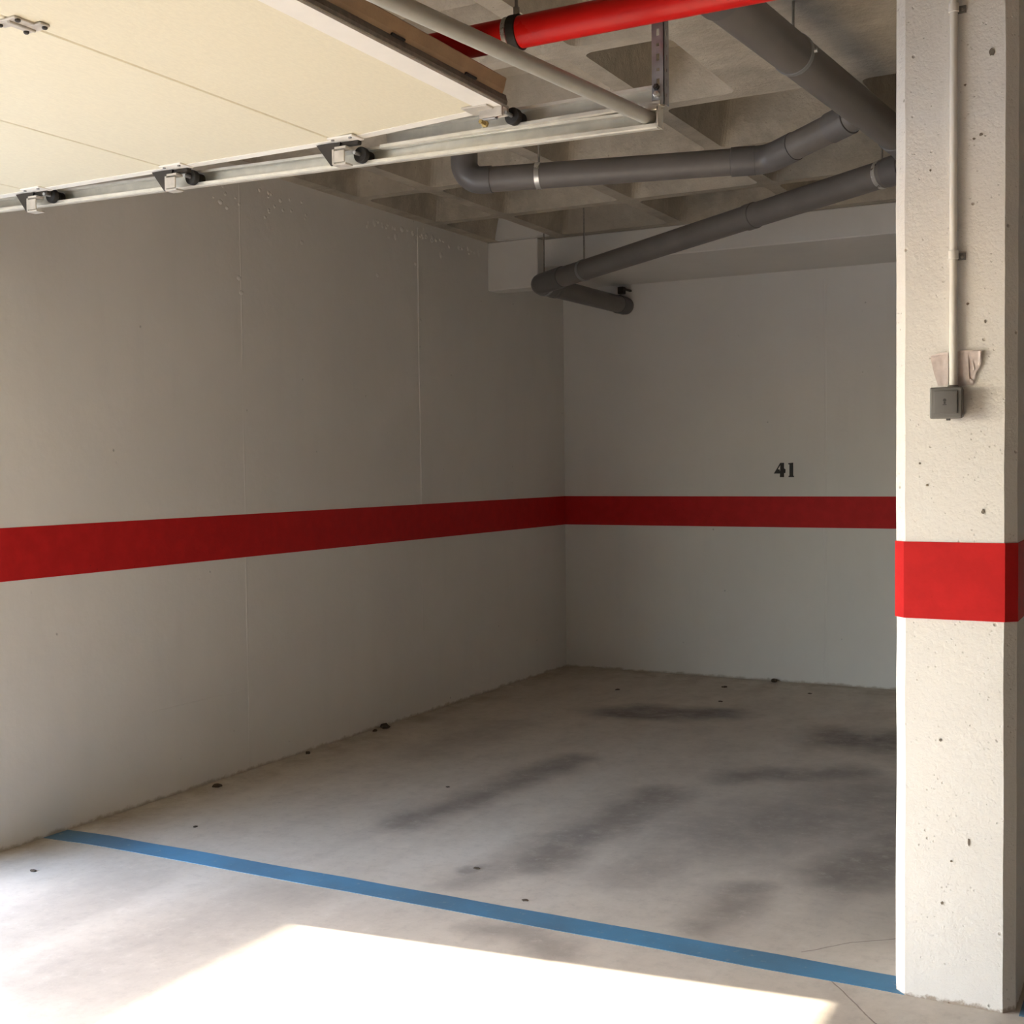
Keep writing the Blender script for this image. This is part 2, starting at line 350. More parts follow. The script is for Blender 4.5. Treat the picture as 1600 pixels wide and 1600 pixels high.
ridge('formwork_joint', 0, XL, 6.486, 0.45, 1.068, 0.006, 0.003, wl); ridge('formwork_joint', 0, XL, 6.486, 1.285, 2.96, 0.007, 0.0045, wl)
ridge('formwork_joint', 1, YB, -2.177, 0.05, 1.068, 0.013, 0.004, wb); ridge('formwork_joint', 1, YB, -2.177, 1.285, 2.75, 0.013, 0.004, wb)
link('formwork_joint', bbox(YB - 10, YB - 9.99, 0, 0.01, 0, 0.01) if False else bbox(XL - 0.002, XL + 0.003, 4.20, 4.83, 0.405, 0.411), 'wall', wl)
# rough lumps of paint and mortar under the slab
bm = bmesh.new()
for i in range(46):
    y = random.uniform(5.95, 7.25); z = 2.93 - 0.02 * random.random() - 0.06 * max(0, noise.noise(Vector((y * 5, 0, 3)))) - (0.09 * random.random() if random.random() < .25 else 0)
    s = random.uniform(0.006, 0.018); M = Matrix.Translation((XL, y, z)) @ Matrix.Diagonal((0.006, s * 1.3, s * random.uniform(.7, 1.6), 1))
    bmesh.ops.create_icosphere(bm, subdivisions=1, radius=1, matrix=M)
for i in range(24):
    y = 4.86 + random.uniform(-0.25, 0.6); z = 2.86 + random.uniform(-0.08, 0.06)
    s = random.uniform(0.006, 0.013); M = Matrix.Translation((XL, y, z)) @ Matrix.Diagonal((0.0045, s * 1.3, s, 1))
    bmesh.ops.create_icosphere(bm, subdivisions=1, radius=1, matrix=M)
for y, z in ((4.845, 2.45), (4.86, 2.38), (6.46, 2.74), (6.50, 2.40), (6.05, 2.62), (5.35, 2.70), (4.72, 2.80)):
    bmesh.ops.create_icosphere(bm, subdivisions=1, radius=1, matrix=Matrix.Translation((XL, y, z)) @ Matrix.Diagonal((0.006, 0.02, 0.014, 1)))
link('mortar_lumps', bm, 'wall', wl, True, kind='stuff')

# waffle ceiling: ribs at ZC, coffers 0.26 deep with raked sides and rounded corners
PX, PY, OW, OH = 0.81, 0.82, 0.73, 0.745
def waffle():
    bm = bmesh.new()
    colx = [(-4.05, -3.657)]
    x = -3.577
    while x + OW < XR: colx.append((x, x + OW)); x += PX
    rowy = []; y = 4.19 - 9 * PY
    while y < 7.0: rowy.append((y, y + (OH if y < 6.4 else 0.70))); y += PY
    rowy = [r for r in rowy if r[0] > YF + 0.1]
    def quad(x0, x1, y0, y1, z=ZC):
        bm.faces.new([bm.verts.new(p) for p in ((x0, y0, z), (x1, y0, z), (x1, y1, z), (x0, y1, z))])
    cells = []
    for (y0, y1) in rowy:
        for (x0, x1) in colx:
            if y0 > 3.3 and y1 < 5.0 and x1 > -1.75 and x0 < 0.5:          # solid head over the column
                if x0 < -1.9: x1 = -1.62
                else: continue
            cells.append((x0, x1, y0, y1))
    rows = sorted(set((c[2], c[3]) for c in cells)); yp = YF
    for (y0, y1) in rows:
        quad(XL, XR, yp, y0); xs = sorted((c[0], c[1]) for c in cells if c[2] == y0); xp = XL
        for (x0, x1) in xs:
            quad(xp, x0, y0, y1); xp = x1
            R, K, dep, ins = 0.045, 4, 0.26, 0.045
            def ring(i, z):
                out = []
                for cx, cy_, a0 in ((x1 - R, y1 - R, 0), (x0 + R, y1 - R, 90), (x0 + R, y0 + R, 180), (x1 - R, y0 + R, 270)):
                    for k in range(K + 1):
                        a = math.radians(a0 + 90 * k / K); px, py = cx + R * math.cos(a), cy_ + R * math.sin(a)
                        mx, my = (x0 + x1) / 2, (y0 + y1) / 2
                        out.append(bm.verts.new((mx + (px - mx) * (1 - 2 * i / (x1 - x0)), my + (py - my) * (1 - 2 * i / (y1 - y0)), z)))
                return out
            rs = [ring(0, ZC), ring(0.012, ZC + 0.05), ring(ins, ZC + dep - 0.05), ring(ins + 0.05, ZC + dep)]
            n = len(rs[0])
            for a, b in zip(rs, rs[1:]):
                for k in range(n): bm.faces.new((a[k], a[(k + 1) % n], b[(k + 1) % n], b[k]))
            bm.faces.new(rs[-1])
            for q, (cx, cy_) in enumerate(((x1, y1), (x0, y1), (x0, y0), (x1, y0))):
                c = bm.verts.new((cx, cy_, ZC)); seg = rs[0][q * (K + 1):(q + 1) * (K + 1)]
                for k in range(K): bm.faces.new((c, seg[k + 1], seg[k]))
        quad(xp, XR, y0, y1); yp = y1
    quad(XL, XR, yp, YB)
    box(bm, XL - WT, XR + 0.2, YF - 0.2, YB + 0.2, 3.30, 3.45)
    return bm
ceil_ = link('ceiling', waffle(), 'ceil', kind='structure')
# deep edge beam over the back wall and the painted stub in the corner
link('trim_1', bbox(XL, XR, 7.43, YB, 2.82, ZC, 0.006, 1), 'beam', kind='structure', label='white painted edge beam over the back wall')
link('trim_2', merge(bbox(XL, -3.765, 7.345, 7.50, 2.68, ZC, 0.006, 1), bbox(-4.046, -3.662, 7.285, 7.36, ZC, 3.2)), 'beam', kind='structure', label='white painted concrete block in the corner')
# number of the bay
def number():
    parts = []
    U = 0.00448; X0, Z0 = -2.535, 1.4155
    polys = [[(9.6, 0), (16.2, 0), (16.2, 22), (10.4, 22)], [(0, 5.6), (9.8, 5.6), (9.8, 9.0), (2.2, 9.0)], [(2.2, 9.0), (9.8, 9.0), (9.0, 12.0), (4.2, 12.0)],
             [(2.4, 9.0), (4.6, 9.0), (12.4, 22), (10.2, 22)], [(16.0, 6), (18.2, 6.5), (18.6, 12), (16.0, 13.6)],
             [(24.6, 1.5), (30.4, 1.5), (30.4, 20), (24.6, 20)], [(23.2, 0), (31.6, 0), (31.6, 2), (23.2, 2)], [(22.8, 19.5), (30.4, 19.0), (30.4, 22), (22.8, 21.4)]]
    for i, p in enumerate(polys):
        parts.append(prism([(X0 + a * U, Z0 + b * U) for a, b in p], 1, YB - 0.0012 - i * 0.00008, YB + 0.0005))
    return merge(*parts)
link('bay_number', number(), 'ink', wb, label='black stencilled number 41')

# outdoors: paving and an unseen block, added and sized to shade the threshold
bm = bmesh.new(); box(bm, -40, XL - WT, -30, 40, -0.25, -0.02); box(bm, XL - WT, 30, -30, YF, -0.25, -0.02); link('driveway', bm, 'drive', kind='structure')
HX = -10.0; HZ = (-2.57 - HX) * 0.646
bm = bmesh.new(); box(bm, HX - 3.0, HX, -1.2, 6.5, -0.02, HZ); link('sun_blocker', bm, 'blocker', kind='structure')

# ------------------------------------------------------------------ column
cx0, cx1, cy1, ch = -0.730, -0.411, 3.95, 0.03
def col_poly(g=0.0):
    a, b, c, d, k = cx0 - g, cx1 + g, YC - g, cy1 + g, ch
    return [(a + k, c), (b - k, c), (b, c + k), (b, d - k), (b - k, d), (a + k, d), (a, d - k), (a, c + k)]
column = thing('concrete_column', (-0.57, 3.77, 0), 'white painted square concrete column with chamfered corners and red band', 'column')
bm = prism(col_poly(), 2, 0, ZC)
bmesh.ops.subdivide_edges(bm, edges=[e for e in bm.edges if abs(e.verts[0].co.z - e.verts[1].co.z) > 1], cuts=60)
for v in bm.verts:
    if 0.01 < v.co.z < 2.99:
        k = noise.noise(Vector((v.co.x * 9, v.co.y * 9, v.co.z * 5))) * 0.0022; v.co.x += k; v.co.y += k
link('shaft', bm, 'column', column)
bm = prism(col_poly(0.0028), 2, B0, B1); link('painted_band', bm, 'band', column, label='red painted band')
# blow holes in the concrete, each a little dark pit with a broken rim
for x, z, r, st in ((-0.476, 2.593, 0.0075, 1.5), (-0.543, 2.517, .003, 1), (-0.495, 1.367, 0.0035, 2.2), (-0.633, 2.30, 0.003, 1), (-0.66, 1.50, 0.003, 1), (-0.52, 2.37, 0.004, .8), (-0.502, 2.38, 0.004, 1),
                    (-0.605, 0.735, 0.004, 1.2), (-0.53, 0.46, 0.003, 3), (-0.575, 0.40, 0.003, 1), (-0.535, 1.93, 0.0035, 1), (-0.64, 1.44, .0035, 1), (-0.49, 1.88, .003, 1.3), (-0.60, 0.28, .003, 1.4)):
    pts = [(x + r * (1 + .35 * random.uniform(-1, 1)) * math.cos(a * PI / 4), z + r * st * (1 + .35 * random.uniform(-1, 1)) * math.sin(a * PI / 4)) for a in range(8)]
    link('blow_hole', prism(pts, 1, YC - 0.0024, YC + 0.004), 'pit', column)

# ------------------------------------------------------------------ conduit, switch and torn sticker on the column
con = thing('cable_conduit', (-0.570, YC - 0.012, 1.70), 'thin cream conduit tube clipped vertically up the white column', 'conduit')
CXN = -0.570
link('tube', tube(bmesh.new(), [(CXN, YC - 0.0145, 1.703), (CXN, YC - 0.0145, 2.2), (CXN, YC - 0.0145, ZC)], 0.0105, 20), 'conduit', con, True)
for z in (2.062, 2.722):
    bm = lathe((CXN, YC - 0.0145, z - 0.012), (0, 0, 1), [(0, 0.0108), (0.001, 0.0135), (0.023, 0.0135), (0.024, 0.0108)])
    c = link('clip', bm, 'conduit', con, True)
    link('screw', lathe((CXN + 0.021, YC - 0.0005, z - 0.004), (0, -1, 0), [(0, .006), (.004, .006), (.006, .003)], 10), 'rod', c)
    link('clip_foot', bbox(CXN + 0.009, CXN + 0.030, YC - 0.005, YC, z - 0.013, z + 0.006), 'switch', c)
sw = thing('light_switch', (-0.578, YC, 1.66), 'grey surface mounted light switch box on the white column', 'switch')
sx0, sx1, sz0, sz1, D = -0.6235, -0.543, 1.622, 1.703, 0.052
link('box', bbox(sx0, sx1, YC - D + 0.012, YC + 0.001, sz0, sz1, 0.009, 3), 'switch', sw, True)
cv = link('cover', bbox(sx0 - 0.002, sx1 + 0.002, YC - D, YC - D + 0.014, sz0 - 0.002, sz1 + 0.002, 0.0055, 3), 'switch', sw, True)
rk = link('rocker', bbox(sx0 + 0.010, sx1 - 0.010, YC - D - 0.005, YC - D + 0.004, sz0 + 0.012, sz1 - 0.008, 0.0025, 2), 'switch2', sw, True, label='square grey rocker')
mx, mz = (sx0 + sx1) / 2 - 0.002, 1.6655
bulb = [(mx + 0.0042 * math.cos(a), mz + 0.004 + 0.0042 * math.sin(a)) for a in [k * PI / 6 for k in range(12)]]
link('printed_bulb_mark', merge(prism(bulb, 1, YC - D - 0.0056, YC - D - 0.004), bbox(mx - .0024, mx + .0024, YC - D - .0057, YC - D - .004, mz - .0062, mz - .0005),
     bbox(mx - .005, mx + .005, YC - D - .0056, YC - D - .004, mz - .0092, mz - .0075)), 'mark', rk)
link('gland', lathe((CXN, YC - 0.0145, 1.700), (0, 0, 1), [(0, .0150), (.008, .0150), (.011, .0125)], 16), 'switch2', sw, True)
link('drain_nub', bbox(-0.586, -0.577, YC - 0.03, YC - 0.012, 1.6155, 1.624, .001, 1), 'switch2', sw)
st = thing('torn_sticker', (-0.565, YC, 1.75), 'crumpled pinkish torn film stuck behind the conduit above the switch', 'sticker')
def sheet(poly, name, curl, mat='sticker', lift=0.0):
    "thin wrinkled film over a polygon, built as a grid clipped to its outline"
    xs = [p[0] for p in poly]; zs = [p[1] for p in poly]; bm = bmesh.new()
    vs = [bm.verts.new((x, 0, z)) for x, z in poly]; f = bm.faces.new(vs)
    for ax, lo, hi in ((0, min(xs), max(xs)), (2, min(zs), max(zs))):
        for i in range(1, 10):
            t = lo + (hi - lo) * i / 10; co = (t, 0, 0) if ax == 0 else (0, 0, t); no = (1, 0, 0) if ax == 0 else (0, 0, 1)
            bmesh.ops.bisect_plane(bm, geom=bm.verts[:] + bm.edges[:] + bm.faces[:], plane_co=co, plane_no=no)
    for v in bm.verts:
        k = (v.co.z - min(zs)) / (max(zs) - min(zs)); e = (v.co.x - min(xs)) / (max(xs) - min(xs))
        v.co.y = YC - 0.0015 - lift - curl * (max(0, k - .55) ** 2 * 2 + max(0, e - .6) ** 2 * 2) - 0.0025 * abs(noise.noise(Vector((v.co.x * 60, 0, v.co.z * 60 + curl * 100))))
    ext = bmesh.ops.extrude_face_region(bm, geom=bm.faces[:])
    for v in ext['geom']:
        if isinstance(v, bmesh.types.BMVert): v.co.y += 0.0006
    return link(name, bm, mat, st, True)
sheet([(-0.632, 1.790), (-0.604, 1.800), (-0.585, 1.800), (-0.585, 1.712), (-0.612, 1.712), (-0.622, 1.745)], 'film', 0.006)
sheet([(-0.560, 1.802), (-0.515, 1.803), (-0.4965, 1.801), (-0.499, 1.768), (-0.512, 1.742), (-0.520, 1.712), (-0.560, 1.708)], 'film', 0.014)
sheet([(-0.528, 1.800), (-0.499, 1.800), (-0.503, 1.764), (-0.513, 1.738)], 'fold', 0.018, lift=0.004)
sheet([(-0.556, 1.797), (-0.533, 1.797), (-0.530, 1.728), (-0.520, 1.724), (-0.520, 1.716), (-0.556, 1.718)], 'fold', 0.004, lift=0.003)

for pl in ([(-0.557, 1.7985), (-0.4968, 1.799), (-0.4965, 1.804), (-0.557, 1.804)], [(-0.5300, 1.800), (-0.5250, 1.800), (-0.5165, 1.752), (-0.5200, 1.745)], [(-0.5010, 1.800), (-0.4965, 1.800), (-0.5000, 1.765), (-0.5170, 1.735), (-0.5190, 1.722), (-0.5225, 1.742), (-0.5080, 1.762)],
           [(-0.6300, 1.794), (-0.604, 1.801), (-0.585, 1.801), (-0.585, 1.796), (-0.604, 1.795), (-0.624, 1.787)], [(-0.556, 1.7205), (-0.524, 1.7265), (-0.524, 1.7235), (-0.556, 1.7165)], [(-0.559, 1.80), (-0.5545, 1.80), (-0.5545, 1.71), (-0.559, 1.71)]):
    sheet(pl, 'creased_edge', 0.004, lift=0.0055)

# ------------------------------------------------------------------ sectional overhead door, open under the ceiling
DY0, DY1 = -0.35, 3.062
door = thing('sectional_garage_door', (-2.9, 1.3, 2.466), 'cream sectional garage door rolled open flat under the ceiling', 'garage door')
joints = [-4.02, -3.508, -2.875, -2.218, -1.66]
def dz(x): return 2.466 if x <= -2.218 else 2.466 + 0.022 * (x + 2.218) / 0.558
TH = 0.026
for i in range(4):
    a, b = joints[i] + 0.0015, joints[i + 1] - 0.0015; za, zb = dz(a), dz(b)
    poly = [(a, za + 0.003), (a + 0.004, za), (b - 0.004, zb), (b, zb + 0.003), (b, zb + TH), (a, za + TH)]
    link('door_panel', prism(poly, 1, DY0, DY1 - 0.006), 'door', door)
    # pressed line half way across each panel
    for f in ((0.5,) if i == 3 else ()):
        xm = a + (b - a) * f
    bm = prism([(a, za - 0.002), (b, zb - 0.002), (b, zb + TH + .002), (a, za + TH + .002)], 1, DY1 - 0.036, DY1); link('end_cap', bm, 'door_edge', door, label='white steel end cap')
zE = dz(-1.66)
link('edge_profile', prism([(-1.722, zE - 0.0065), (-1.656, zE - 0.004), (-1.656, zE + 0.004), (-1.722, zE + 0.002)], 1, DY0, DY1 + 0.004), 'door_edge', door, label='white aluminium edge profile')
link('edge_seal', prism([(-1.664, zE + 0.003), (-1.652, zE + 0.003), (-1.650, zE + 0.012), (-1.655, zE + 0.030), (-1.664, zE + 0.030)], 1, DY0, DY1 - 0.012), 'core', door, label='grey brown rubber seal')
link('edge_board', prism([(-1.666, zE + 0.028), (-1.654, zE + 0.028), (-1.648, zE + 0.038), (-1.640, zE + 0.066), (-1.643, zE + 0.070), (-1.666, zE + 0.070)], 1, DY0, DY1 - 0.035), 'brown', door, label='brown sealing lip')
for y in (2.86, 2.52, 2.18, 1.84):
    link('slot', bbox(-1.6545, -1.6475, y - 0.035, y + 0.02, zE + 0.0265, zE + 0.0315), 'black', door)
# hinge plate with four screws on the third joint
hg = link('hinge', merge(bbox(-2.218 - 0.026, -2.218 + 0.026, 1.868, 1.952, 2.4615, 2.4665, .001, 1), bbox(-2.262, -2.205, 1.875, 1.902, 2.4610, 2.4660, .001, 1), bbox(-2.231, -2.174, 1.920, 1.947, 2.4610, 2.4660, .001, 1),
     lathe((-2.218, 1.874, 2.4600), (0, 1, 0), [(0, .004), (.07, .004)], 10)), 'white_steel', door, label='white hinge plate')
for x, y in ((-2.253, 1.882), (-2.240, 1.940), (-2.196, 1.880), (-2.183, 1.940)):
    link('screw', lathe((x, y, 2.462), (0, 0, -1), [(0, .0062), (.004, .0062), (.006, .004)], 10), 'dark_steel', hg)
# rail y, z helpers
RY = 3.125
def rz(x): return 2.385 + 0.047 * (-1.23 - x) / 2.5           # underside of the lower rail
def roller(x, zt, zr, last=False):
    "hinge bracket on the panel edge with its roller running in the rail"
    br = link('roller_bracket', merge(
        prism([(x - 0.074, zt - 0.004), (x + 0.014, zt - 0.004), (x + 0.006, zt - 0.030), (x - 0.012, zt - 0.070), (x - 0.022, zt - 0.070)], 1, 3.040, 3.044),
        bbox(x - 0.016, x + 0.072, 3.046, 3.066, zt - 0.016, zt - 0.001, .002, 1)), 'dark_steel', door, label='dark steel bracket with white plate and black roller')
    link('plate', merge(bbox(x - 0.010, x - 0.003, 3.030, 3.064, zt - 0.070, zt - 0.026), bbox(x - 0.006, x + 0.034, 3.030, 3.036, zt - 0.066, zt - 0.030, .002, 1),
         bbox(x - 0.006, x + 0.040, 3.028, 3.064, zt - 0.074, zt - 0.068, .001, 1), bbox(x + 0.002, x + 0.042, 3.026, 3.060, zt - 0.027, zt - 0.021)), 'white_steel', br)
    link('foot', bbox(x - 0.005, x + 0.085, 2.998, 3.060, zt - 0.0045, zt + 0.001, .001, 1), 'door_edge', br)
    for fx, fy in ((x + 0.07, 3.010), (x + 0.008, 3.010)):
        link('screw', lathe((fx, fy, zt - 0.004), (0, 0, -1), [(0, .005), (.004, .005)], 8), 'galv_dull', br)
    ax = Vector((x + 0.062, 3.04, zr))
    link('axle', tube(bmesh.new(), [ax, (ax.x, 3.115, zr)], 0.0055, 10), 'galv_dull', br, True)
    link('roller', lathe((ax.x, 3.068, zr), (0, 1, 0), [(0, .010), (.001, .0215), (.004, .0235), (.018, .0235), (.020, .0215), (.0205, .008), (.0270, .008), (.0275, .018), (.052, .018), (.054, .010)], 20), 'black', br, True)
for x in joints[1:4]: roller(x, dz(x) - 0.0, rz(x) + 0.0215)
# last bracket: lies flat on the leading panel, its roller runs in the upper rail
xe = -1.725
br = link('roller_bracket', merge(bbox(xe - 0.035, xe + 0.045, 2.985, 3.058, zE - 0.0095, zE - 0.0035, .001, 1), bbox(xe + 0.0, xe + 0.072, 3.022, 3.030, zE - 0.030, zE - 0.004, .001, 1),
      bbox(xe + 0.004, xe + 0.074, 3.050, 3.058, zE - 0.026, zE - 0.004, .001, 1)), 'white_steel', door, label='white top bracket with black roller')
link('bolt', lathe((xe - 0.004, 3.066, zE - 0.034), (0, -1, 0), [(0, .011), (.006, .011), (.007, .006), (.03, .006)], 6), 'brass', br)
link('clamp', bbox(xe + 0.004, xe + 0.045, 3.034, 3.050, zE - 0.032, zE - 0.018, .002, 1), 'galv_dull', br)
link('axle', tube(bmesh.new(), [(xe + 0.078, 3.03, 2.4655), (xe + 0.078, 3.115, 2.4655)], 0.0055, 10), 'galv_dull', br, True)
link('roller', lathe((xe + 0.078, 3.066, 2.4655), (0, 1, 0), [(0, .010), (.001, .0215), (.004, .0235), (.020, .0235), (.022, .0215), (.0225, .008), (.0290, .008), (.0295, .0195), (.054, .0195), (.056, .010)], 20), 'black', br, True)

# ------------------------------------------------------------------ rails that carry the door
track = thing('door_track', (-2.5, RY, 2.40), 'galvanised steel double rail beside the garage door with cross tube and hanger', 'door track')
def rail(x0, x1, z0f, H, lip_dark=False):
    "C section open towards the door: back web, top and bottom flange with rolled lips"
    y0, y1, t = RY - 0.034, RY + 0.006, 0.002
    sec = [(y0, 0.009), (y0, 0.0), (y0 + 0.006, -0.003), (y1 - 0.006, 0.0), (y1, 0.006), (y1, H - 0.005), (y1 - 0.006, H), (y0 + 0.014, H), (y0 + 0.014, H - 0.008),
           (y0 + 0.014 + t, H - 0.008), (y0 + 0.014 + t, H - t), (y1 - 0.007, H - t), (y1 - t, H - 0.007), (y1 - t, 0.007), (y1 - 0.007, t), (y0 + 0.006, t - 0.003), (y0 + t, 0.002), (y0 + t, 0.009)]
    bm = bmesh.new(); N = 24; rings = []
    for i in range(N + 1):
        x = x0 + (x1 - x0) * i / N; rings.append([bm.verts.new((x, a, z0f(x) + b)) for a, b in sec])
    for a, b in zip(rings, rings[1:]):
        for k in range(len(sec)): bm.faces.new((a[k], a[(k + 1) % len(sec)], b[(k + 1) % len(sec)], b[k]))
    bm.faces.new(rings[0]); bm.faces.new(rings[-1]); return bm
link('lower_rail', rail(-4.0, -1.232, rz, 0.050), 'galv', track, label='lower galvanised rail')
link('upper_rail', rail(-2.10, -1.222, lambda x: 2.442, 0.055), 'galv', track, label='upper galvanised rail')
for x in (-3.75,):
    link('splice_plate', bbox(x - .05, x + .05, RY + 0.006, RY + 0.010, rz(x) + 0.005, rz(x) + 0.11), 'galv_dull', track)
    link('splice_strap', bbox(x - .02, x + .02, RY + 0.010, RY + 0.013, rz(x) + 0.05, ZC), 'galv_dull', track)
# cross tube between the two rails, with flattened end
T0, T1 = Vector((-1.262, 3.118, 2.416)), Vector((-1.344, 2.021, 2.390)); T2 = T0 + (T1 - T0) * 3.1
link('cross_tube', tube(bmesh.new(), [T0, T1, T2], 0.0185, 24), 'tube', track, True, label='grey round cross tube')
link('tube_end_plate', merge(bbox(-1.268, -1.226, RY - 0.034, RY - 0.026, 2.4285, 2.446, .002, 1), bbox(-1.232, -1.228, RY - 0.034, RY + 0.004, 2.385, 2.437)), 'galv', track)
# perforated angle hanging from the slab
HXA = -1.2285
def perforated(x0, x1, y, z0, z1):
    bm = bmesh.new(); zs = [z0]; z = z0 + 0.022; slots = []
    while z + 0.034 < z1:
        a = 0.018 if len(slots) % 2 else 0.008
        slots.append((z, z + a)); z += a + 0.019
    xm, hw = (x0 + x1) / 2, 0.0042
    def q(a, b, c, d):
        if d - c > 1e-5: box(bm, a, b, y, y + 0.002, c, d)
    zp = z0
    for a, b in slots:
        q(x0, x1, zp, a); q(x0, xm - hw, a, b); q(xm + hw, x1, a, b); zp = b
    q(x0, x1, zp, z1); return bm
hang = link('hanger', perforated(HXA - 0.017, HXA + 0.017, RY - 0.030, 2.442, ZC), 'galv_dull', track, label='perforated steel hanger')
link('hanger_flange', perforated(0, 0.034, 0, 2.442, ZC), 'galv_dull', hang)
o = bpy.data.objects['hanger_flange']; o.data.transform(Matrix.Translation((HXA + 0.017, RY - 0.030, 0)) @ Matrix.Rotation(PI / 2, 4, 'Z'))
for z in (2.468, 2.487):
    link('bolt', lathe((HXA - 0.004, RY - 0.030, z), (0, -1, 0), [(0, .0085), (.006, .0085), (.007, .005), (.012, .005)], 6), 'strap' if z < 2.48 else 'dark_steel', hang)

# ------------------------------------------------------------------ red sprinkler main
red = thing('sprinkler_pipe', (-1.5, 2.99, 2.655), 'red painted sprinkler pipe hung under the concrete ceiling', 'pipe')
RZ, RYP = 2.655, 2.985
link('pipe', tube(bmesh.new(), [(-3.9, RYP, RZ), (-1, RYP, RZ), (XR, RYP, RZ)], 0.0415, 32), 'redpipe', red, True)
for x in (-1.585, 0.9):
    cl = link('clamp', lathe((x - 0.013, RYP, RZ), (1, 0, 0), [(0, .0416), (0.0005, .0465), (0.0255, .0465), (0.026, .0416)], 32), 'black', red, True, label='pipe clamp with rubber lining')
    link('clamp_band', lathe((x - 0.028, RYP, RZ), (1, 0, 0), [(0, .0416), (0.0005, .0445), (0.0125, .0445), (0.013, .0416)], 32), 'strap', cl, True)
    link('threaded_rod', tube(bmesh.new(), [(x, RYP, RZ + 0.045), (x, RYP, ZC)], 0.005, 10), 'rod', cl, True)
    link('nut', lathe((x, RYP, RZ + 0.045), (0, 0, 1), [(0, .0085), (.022, .0085)], 6), 'rod', cl)

# ------------------------------------------------------------------ grey drain pipes
drain = thing('drain_pipe', (-2.0, 5.5, 2.75), 'grey plastic drain pipe run with elbows and branches under the ceiling', 'pipe')
A0 = Vector((-1.275, 2.1, 2.83)); A1 = Vector((-1.060, 5.33, 2.83)); A2 = Vector((-1.045, 5.70, 2.80))
da = (A1 - A0).normalized(); A0 = A0 + da * 1.19; A_UP = A0 + Vector((0, 0, ZC - A0.z))
link('main_run', tube(bmesh.new(), [A0 + da * 0.12, (A0 + A1) / 2, A1, A2], 0.065, 36), 'pvc', drain, True, label='thick grey pipe running towards the back wall')
def collar(p, d, r, L=0.07, parent=drain, name='coupling', mat='pvc2'):
    return link(name, lathe(Vector(p) - Vector(d).normalized() * L / 2, d, [(0, r), (0.002, r + .005), (L - .002, r + .005), (L, r)], 36), mat, parent, True)
link('elbow', tube(bmesh.new(), [A_UP] + arc(A_UP, A0, A1, 0.075, 10) + [A0 + da * 0.17], 0.070, 36), 'pvc2', drain, True)
collar(A1 - da * 0.05, da, 0.065, 0.09)
def strap(p, d, r, rodtop, mat='strap', side=0.0):
    d = Vector(d).normalized(); p = Vector(p)
    c = link('pipe_clamp', lathe(p - d * 0.011, d, [(0, r), (0.0005, r + .0035), (0.0215, r + .0035), (0.022, r)], 36), mat, drain, True, label='zinc clamp on a threaded rod')
    if rodtop: link('threaded_rod', tube(bmesh.new(), [p + Vector((side, 0, r if not side else 0)), (p.x + side, p.y, rodtop)], 0.0045, 10), 'rod', c, True)
    link('clamp_bolt', lathe(p + Vector((r + 0.002, 0, 0.0)), (1, 0, 0), [(0, .007), (.012, .007)], 6), mat, c)
    return c
strap(A0 + da * 0.78, da, 0.065, ZC, 'galv_dull')
# branch: elbow out of the slab, level run, bend and Y into the main run
B_0 = Vector((-2.80, 4.772, 3.25)); B_1 = Vector((-2.80, 4.772, 2.752)); B_2 = Vector((-1.535, 5.077, 2.752)); B_3 = Vector((-1.108, 4.848, 2.824))
d1 = (B_2 - B_1).normalized(); d2 = (B_3 - B_2).normalized()
pts = [B_0] + arc(B_0, B_1, B_2, 0.075, 10) + [B_2 - d1 * 0.10]
link('branch_run', tube(bmesh.new(), [B_1 + d1 * 0.10, B_2 - d1 * 0.06], 0.0545, 36), 'pvc', drain, True, label='level grey branch pipe')
link('elbow', tube(bmesh.new(), [B_0] + arc(B_0, B_1, B_2, 0.08, 10) + [B_1 + d1 * 0.125], 0.0585, 36), 'pvc2', drain, True, label='dark grey elbow rising into the slab')
collar(B_2 - d1 * 0.10, d1, 0.0545, 0.10)
link('elbow', tube(bmesh.new(), [B_2 - d1 * 0.07] + arc(B_1, B_2, B_3, 0.12, 8) + [B_2 + d2 * 0.15], 0.0580, 36), 'pvc2', drain, True)
link('branch_end', tube(bmesh.new(), [B_2 + d2 * 0.10, B_3], 0.0550, 36), 'pvc', drain, True)
collar(B_3 - d2 * 0.10, d2, 0.055, 0.10)
strap(B_1 + d1 * 0.335, d1, 0.0545, ZC)
# run to the back wall: long diagonal pipe, elbow, short leg into the wall
C_R = Vector((-1.140, 5.735, 2.800)); C_L = Vector((-3.665, 7.180, 2.668)); C_W = Vector((-3.630, YB - 0.002, 2.668))
dc = (C_L - C_R).normalized(); dw = (C_W - C_L).normalized(); C_X = C_R - dc * 1.25
link('diagonal_run', tube(bmesh.new(), [C_X, C_R, C_L - dc * 0.12], 0.0615, 36), 'pvc', drain, True, label='long diagonal grey pipe')
link('elbow', tube(bmesh.new(), [C_L - dc * 0.22] + arc(C_R, C_L, C_W, 0.055, 10) + [C_L + dw * 0.16], 0.0655, 36), 'pvc2', drain, True)
link('wall_leg', tube(bmesh.new(), [C_L + dw * 0.10, C_W], 0.0615, 36), 'pvc', drain, True, label='short pipe entering the back wall')
collar(C_L + dw * 0.19, dw, 0.0615, 0.05); collar(C_L - dc * 0.24, dc, 0.0615, 0.06)
collar(C_W - dw * 0.09, dw, 0.0615, 0.10); collar(C_R + dc * 0.02, dc, 0.0615, 0.10); collar(C_R + dc * 0.95, dc, 0.0615, 0.06, mat='pvc')
link('upright', tube(bmesh.new(), [C_X - dc * 0.0 + Vector((0, 0, -0.06)), C_X + Vector((0, 0, ZC - C_X.z))], 0.0655, 36), 'pvc2', drain, True)
strap(C_R + dc * 0.10, dc, 0.0615, ZC)
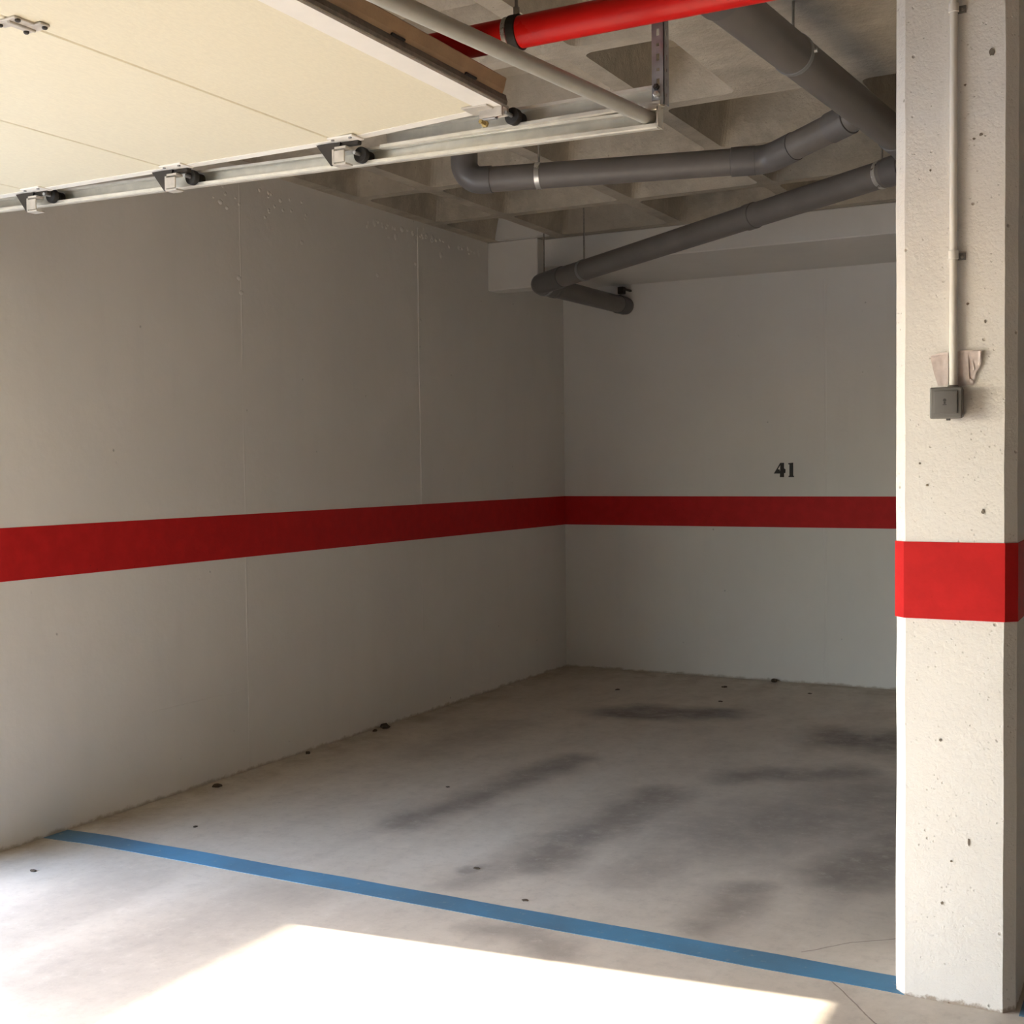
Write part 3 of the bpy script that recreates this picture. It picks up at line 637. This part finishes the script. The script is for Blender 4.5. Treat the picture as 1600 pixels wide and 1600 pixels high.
strap(C_R + dc * 2.42, dc, 0.0615, ZC + 0.2, 'galv_dull'); strap(C_L + dw * 0.06, dw, 0.066, ZC, 'galv_dull')
link('wall_bracket', merge(bbox(-3.60, -3.585, YB - 0.16, YB, 2.768, 2.782), bbox(-3.62, -3.575, YB - 0.18, YB - 0.13, 2.735, 2.785, .004, 1)), 'dark_steel', drain)
link('threaded_rod', tube(bmesh.new(), [(-0.985, 5.02, ZC + 0.05), (-0.985, 5.02, 2.755)], 0.006, 10), 'rod', drain, True)

# ------------------------------------------------------------------ crumbs of debris on the floor
def crumb(x, y, s, fl=0.5):
    bm = bmesh.new(); bmesh.ops.create_icosphere(bm, subdivisions=2, radius=1)
    for v in bm.verts:
        k = 1 + 0.45 * noise.noise(v.co * 1.6 + Vector((x * 9, y * 9, 0))); v.co = Vector((v.co.x * s * 1.4 * k, v.co.y * s * k, max(v.co.z, -0.35) * s * fl * k))
    zmin = min(v.co.z for v in bm.verts)
    for v in bm.verts: v.co.z -= zmin
    o = link('floor_crumb', bm, 'dirt'); o.location = (x, y, 0); o.rotation_euler.z = random.uniform(0, 6)
    return o
CR = [(-3.83, 3.254, .011, .35, 'dark crumb of dirt on the floor outside the blue line beside the left wall'),
      (-3.686, 3.974, .009, .35, 'tiny dark crumb just behind the blue line near the left wall'),
      (-3.381, 7.714, .014, .35, 'dark crumb on the floor near the corner of the two walls'),
      (-2.766, 8.108, .018, .35, 'flat dark crumb in front of the back wall left of the clump below the number'),
      (-2.187, 8.113, .012, .35, 'small dark crumb in front of the back wall near its vertical joint'),
      (-2.345, 4.027, .010, .35, 'dark crumb on the tyre stain behind the blue line'),
      (-2.02, 3.80, .009, .35, 'tiny dark crumb touching the far side of the blue line'),
      (-3.068, 5.008, .008, .35, 'tiny dark crumb beside the long tyre track in the bay'),
      (-2.62, 7.60, .012, .35, 'dark crumb behind the black oil stain near the back wall'),
      (-4.105, 6.01, .026, .7, 'largest dark clump of dirt at the foot of the left wall'),
      (-4.10, 5.90, .013, .7, 'small clump of dirt right beside the largest clump along the left wall'),
      (-4.06, 4.53, .016, .7, 'clump of dirt at the left wall just before its faint vertical joint'),
      (-4.10, 5.28, .012, .7, 'small clump of dirt at the left wall between its two vertical joints'),
      (-2.527, 8.455, .022, .8, 'dark clump of dirt at the foot of the back wall below the number')]
for x, y, sz, fl, lb in CR:
    o = crumb(x, y, sz, fl); o['label'] = lb; o['category'] = 'debris'; o['group'] = 'crumbs of dirt on the floor'
